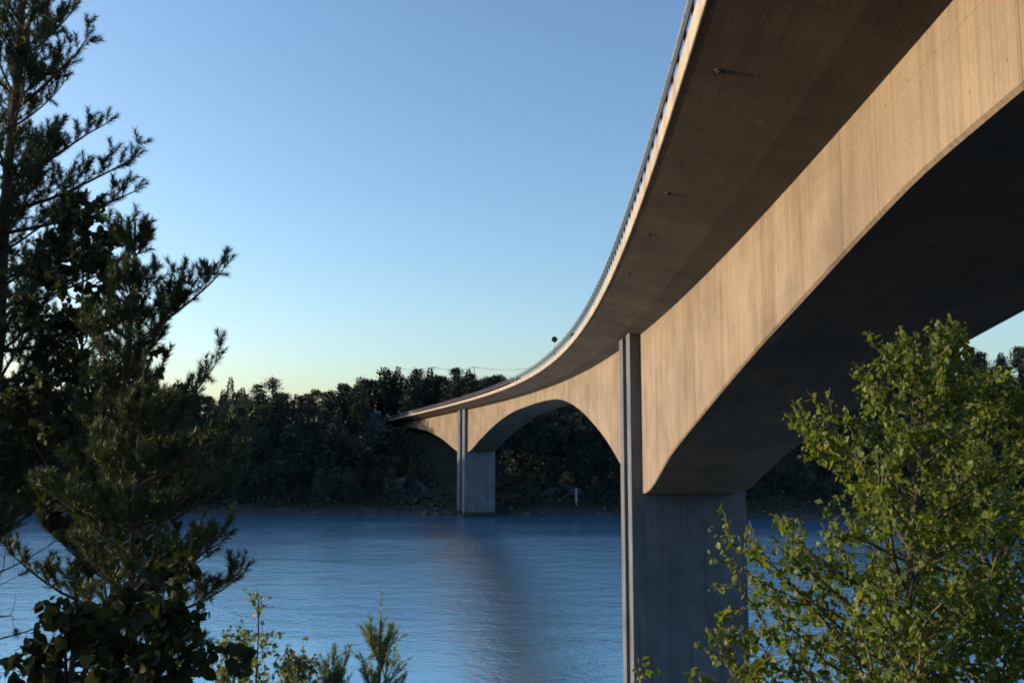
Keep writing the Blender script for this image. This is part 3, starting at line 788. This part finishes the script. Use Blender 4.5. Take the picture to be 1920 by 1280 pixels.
# round traffic sign at the left edge of the deck (its dark back is seen)
qs = 103.0
def sfind(px):
    best = None
    for q in np.arange(60, 200, .25):
        p = ax(q, WO - .6); d = abs(960 + 1700 * p[0] / p[1] - px)
        if best is None or d < best[0]: best = (d, q)
    return best[1]
qs = sfind(1040.); p = ax(qs, WO - .6)
e = empty('traffic_sign', (float(p[0]), float(p[1]), rz(qs) - .05), 0, 'round traffic sign on a thin post at the edge of the bridge deck', 'sign')
m = MB(); m.tube([(0, 0, 0), (0, 0, 2.75)], .055, 8); m.build('post', M['steel'], e)
m = MB(); a = np.arange(24) * math.pi / 12; m.tube([(0, -.035, 2.45), (0, -.06, 2.45)], .34, 24); m.build('sign_disc', M['dark_metal'], e)
m = MB(); m.tube([(0, -.062, 2.45), (0, -.075, 2.45)], .345, 24); m.build('rim', M['dark_metal'], e)

# cars
def car(loc, rz_, paint, label, sc=1.0, dead=0, nmat=None):
    e = empty('car', loc, rz_, label, 'car'); e.scale = (sc, sc, sc)
    prof = [(-2.1, .35), (-2.15, .75), (-1.95, 1.0), (-1.5, 1.08), (-.95, 1.42), (.2, 1.47), (.85, 1.38), (1.45, .95), (2.05, .82), (2.15, .55), (2.1, .32)]
    def body(w, pr):
        m = MB(); n = len(pr)
        L_ = [(-w * (.86 if z > 1.1 else 1), y, z) for y, z in pr]; R_ = [(w * (.86 if z > 1.1 else 1), y, z) for y, z in pr]
        f = [(k, k + 1, n + k + 1, n + k) for k in range(n - 1)] + [(n - 1, 0, n, 2 * n - 1), tuple(range(n))[::-1], tuple(range(n, 2 * n))]
        m.add(L_ + R_, f); return m
    body(.86, prof).build('body', paint, e)
    m = MB()
    for sx in (-1, 1):
        x = .80 * sx; m.add([(x - .012 * sx, -1.35, 1.1), (x - .012 * sx, 1.1, 1.08), (x * .955, .75, 1.36), (x * .955, -.85, 1.37)], [(0, 1, 2, 3) if sx > 0 else (3, 2, 1, 0)])
    M_g = M['glass']; m.build('side_window', M_g, e)
    m = MB(); m.add([(-.66, 1.40, 1.0), (.66, 1.40, 1.0), (.62, .92, 1.345), (-.62, .92, 1.345)], [(0, 1, 2, 3)]); m.build('windscreen', M_g, e).location = (0, .03, .02)
    m = MB(); m.add([(-.66, -1.45, 1.12), (.66, -1.45, 1.12), (.62, -1.02, 1.385), (-.62, -1.02, 1.385)], [(3, 2, 1, 0)]); m.build('rear_window', M_g, e).location = (0, -.03, .02)
    for sx in (-1, 1):
        for yy in (-1.3, 1.32):
            m = MB(); m.tube([(sx * .66, yy, .32), (sx * .88, yy, .32)], .32, 16); w = m.build('wheel', M['asphalt'], e)
            m = MB(); m.tube([(sx * .86, yy, .32), (sx * .89, yy, .32)], .19, 12); m.build('rim', M['steel'], w)
        m = MB(); m.box((sx * .6, 2.12, .68), (.34, .08, .14)); m.build('headlight', M['white_paint'], e)
        m = MB(); m.box((sx * .66, -2.14, .84), (.26, .06, .16)); m.build('tail_light', M['red'], e)
    return e
M['glass'] = flat('dark_glass', (.02, .025, .03), .08, 0, .1)
M['red'] = flat('red_lens', (.35, .02, .02), .3)
M['car_white'] = flat('white_car_paint', (.78, .78, .76), .3, 0, .03)
M['car_dark'] = flat('dark_blue_car_paint', (.015, .02, .04), .25, 0, .1)
def on_deck(q, o): 
    p = ax(q, o); f = (WO - .5 - o) / (W + 2 * WO - 1.0); return (float(p[0]), float(p[1]), float(ztop(q) + dz_edge(q)) + .36 + .29 * f)
car(on_deck(300, 1.6), -head(300) + math.pi, M['car_white'], 'white car at the far end of the bridge deck')
qc = sfind(1068.)
car(on_deck(qc, 2.2), -head(qc), M['car_dark'], 'dark car behind the railing on the bridge deck right of the round sign')

# blue board at the road end, small white board, house
def px_at(px, y): return (px - 960) / 1700 * y
yy = 318.; xx = px_at(703, yy); zz = float(far_h(xx, yy))
e = empty('road_sign', (xx, yy, zz), .2, 'blue road direction sign with a white panel at the end of the bridge', 'sign')
topz = H0 + (819.5 - 771) / 1700 * yy - zz
m = MB(); m.box((0, 0, topz - 1.2), (4.2, .08, 2.4)); m.build('panel', M['blue_paint'], e)
m = MB(); m.box((.4, -.05, topz - 1.75), (2.4, .02, .55)); m.box((0, -.05, topz - .09), (4.1, .02, .09)); m.box((0, -.05, topz - 2.31), (4.1, .02, .09)); m.build('white_panel', M['white_paint'], e)
for sx in (-1.5, 1.5):
    m = MB(); m.tube([(sx, .1, -.6), (sx, .1, topz - .1)], .07, 8); m.build('post', M['steel'], e)
yy = 300.; xx = px_at(659, yy); zz = float(far_h(xx, yy))
e = empty('shed', (xx, yy, zz), .3, 'tiny white shed showing between the trees left of the bridge end', 'shed')
tz = max(2.2, H0 + (819.5 - 781) / 1700 * yy - zz)
m = MB(); m.box((0, 0, (tz - .5) / 2 - .3), (2.0, 1.8, tz - .5 + .6)); m.build('wall', M['white_paint'], e)
m = MB(); m.add([(-1.2, -1.1, tz - .49), (1.2, -1.1, tz - .49), (1.2, 1.1, tz - .49), (-1.2, 1.1, tz - .49), (-1.2, 0, tz + .1), (1.2, 0, tz + .1)], [(0, 1, 5, 4), (3, 4, 5, 2), (0, 4, 3), (1, 2, 5), (0, 3, 2, 1)]); m.build('roof', M['dark_metal'], e)
m = MB(); m.box((.3, -.92, tz * .5 - .5), (.7, .05, 1.4)); m.build('door', M['dark_metal'], e)
M['slate'] = flat('slate_roof', (.11, .12, .145), .6, 0, .2, 3)
M['house_wall'] = flat('blue_grey_boards', (.055, .06, .075), .8, 0, .2, 2)
yy = 312.; xx = px_at(620, yy); zz = float(far_h(xx, yy)); rt = H0 + (819.5 - 749) / 1700 * yy
e = empty('house', (xx, yy, zz), .12, 'dark grey house with a pitched slate roof half hidden in the far wood', 'house')
wt = rt - zz - 3.2
m = MB(); m.box((0, 0, wt / 2 - .75), (8.2, 7, wt + 1.5)); m.build('wall', M['house_wall'], e)
rf = MB(); a, b, c = 4.9, 4.2, wt
rf.add([(-a, -b, c), (0, -b, c + 3.2), (a, -b, c), (-a, b, c), (0, b, c + 3.2), (a, b, c), (-a, -b, c - .25), (0, -b, c + 2.9), (a, -b, c - .25), (-a, b, c - .25), (0, b, c + 2.9), (a, b, c - .25)],
       [(0, 1, 4, 3), (1, 2, 5, 4), (6, 9, 10, 7), (7, 10, 11, 8), (0, 6, 7, 1), (1, 7, 8, 2), (3, 4, 10, 9), (4, 5, 11, 10), (0, 3, 9, 6), (2, 8, 11, 5)])
r_ = rf.build('roof', M['slate'], e)
m = MB(); m.box((1.6, 1, c + 2.9), (.7, .7, 2.0)); m.build('chimney', M['pier'], r_)
m = MB(); m.add([(-4.1, -3.51, c - .02), (4.1, -3.51, c - .02), (0, -3.51, c + 2.7)], [(0, 1, 2)]); m.build('gable', M['house_wall'], e)
for sx in (-2.1, 2.1):
    m = MB(); m.box((sx, -3.52, wt - 1.5), (1.2, .08, 1.3)); w_ = m.build('window_frame', M['white_paint'], e)
    m = MB(); m.box((sx, -3.57, wt - 1.5), (1.0, .04, 1.1)); m.build('pane', M['glass'], w_)

# power line on the ridge
wp = []
for k, px in enumerate((812, 889)):
    yy = 352.; xx = px_at(px, yy); zz = float(far_h(xx, yy)); tp = H0 + (819.5 - 689) / 1700 * yy
    e = empty('utility_pole', (xx, yy, zz), 0, ('left utility pole carrying wires above the ridge trees', 'right utility pole carrying wires above the twin spruces')[k], 'utility pole')
    m = MB(); m.tube([(0, 0, -.8), (0, 0, tp - zz + .3)], [.16, .1], 8); m.build('pole', M['bark_dark'], e)
    m = MB(); m.box((0, .14, tp - zz), (2.6, .12, .14)); m.build('crossarm', M['bark_dark'], e)
    wp.append((xx, yy, tp + .12))
mb = MB()
for o_ in (-1.2, 0, 1.2):
    a = np.array(wp[0]) + np.array([o_, .14, 0]); b = np.array(wp[1]) + np.array([o_, .14, 0])
    for t0, t1 in ((-1.0, 0), (0, 1), (1, 2.6)):
        tt = np.linspace(t0, t1, 9); u = (tt - t0) / (t1 - t0)
        mb.tube([a + (b - a) * q - np.array([0, 0, 1.0 * 4 * w_ * (1 - w_)]) for q, w_ in zip(tt, u)], .022, 4)
o = mb.build('power_wires', M['dark_metal']); tag(o, 'thin sagging power wires running along the ridge above the far wood', 'wires')

# ------------------------------------------------------------------ light, sky, camera
EL, AZ = R(9.5), R(76)            # sun: 72 degrees left of the view axis, low
sd = Vector((-math.sin(AZ) * math.cos(EL), math.cos(AZ) * math.cos(EL), math.sin(EL)))
w = bpy.data.worlds.new('World'); SC.world = w; w.use_nodes = True
nt = w.node_tree; bg = nt.nodes['Background']
sky_ = nt.nodes.new('ShaderNodeTexSky'); sky_.sky_type = 'NISHITA'; sky_.sun_disc = False
sky_.sun_elevation = EL; sky_.sun_rotation = -AZ; sky_.altitude = 0; sky_.air_density = 1.0; sky_.dust_density = 1.3; sky_.ozone_density = 2.9
nt.links.new(sky_.outputs[0], bg.inputs[0]); bg.inputs[1].default_value = .15
sl = bpy.data.lights.new('sun', 'SUN'); sl.energy = 2.95; sl.angle = R(.5); sl.color = (1, .72, .45)
so = bpy.data.objects.new('sun', sl); COL.objects.link(so); so.rotation_euler = sd.to_track_quat('Z', 'Y').to_euler(); so.location = (-60, 20, 60)

cam = bpy.data.cameras.new('camera'); co = bpy.data.objects.new('camera', cam); COL.objects.link(co)
cam.sensor_width = 36; cam.lens = 36 * 1700 / 1920; cam.clip_end = 20000; cam.clip_start = .05
co.location = (0, 0, H0); co.rotation_euler = (math.pi / 2 + math.atan((819.55 - 640) / 1700), 0, 0)
SC.camera = co
SC.view_settings.view_transform = 'Standard'; SC.view_settings.look = 'None'; SC.view_settings.exposure = .98; SC.view_settings.gamma = 1
SC.render.engine = 'CYCLES'
SC.cycles.use_denoising = True
SC.cycles.max_bounces = 8; SC.cycles.diffuse_bounces = 4; SC.cycles.glossy_bounces = 3; SC.cycles.transmission_bounces = 3
SC.cycles.sample_clamp_indirect = 4.0; SC.cycles.filter_width = 1.8
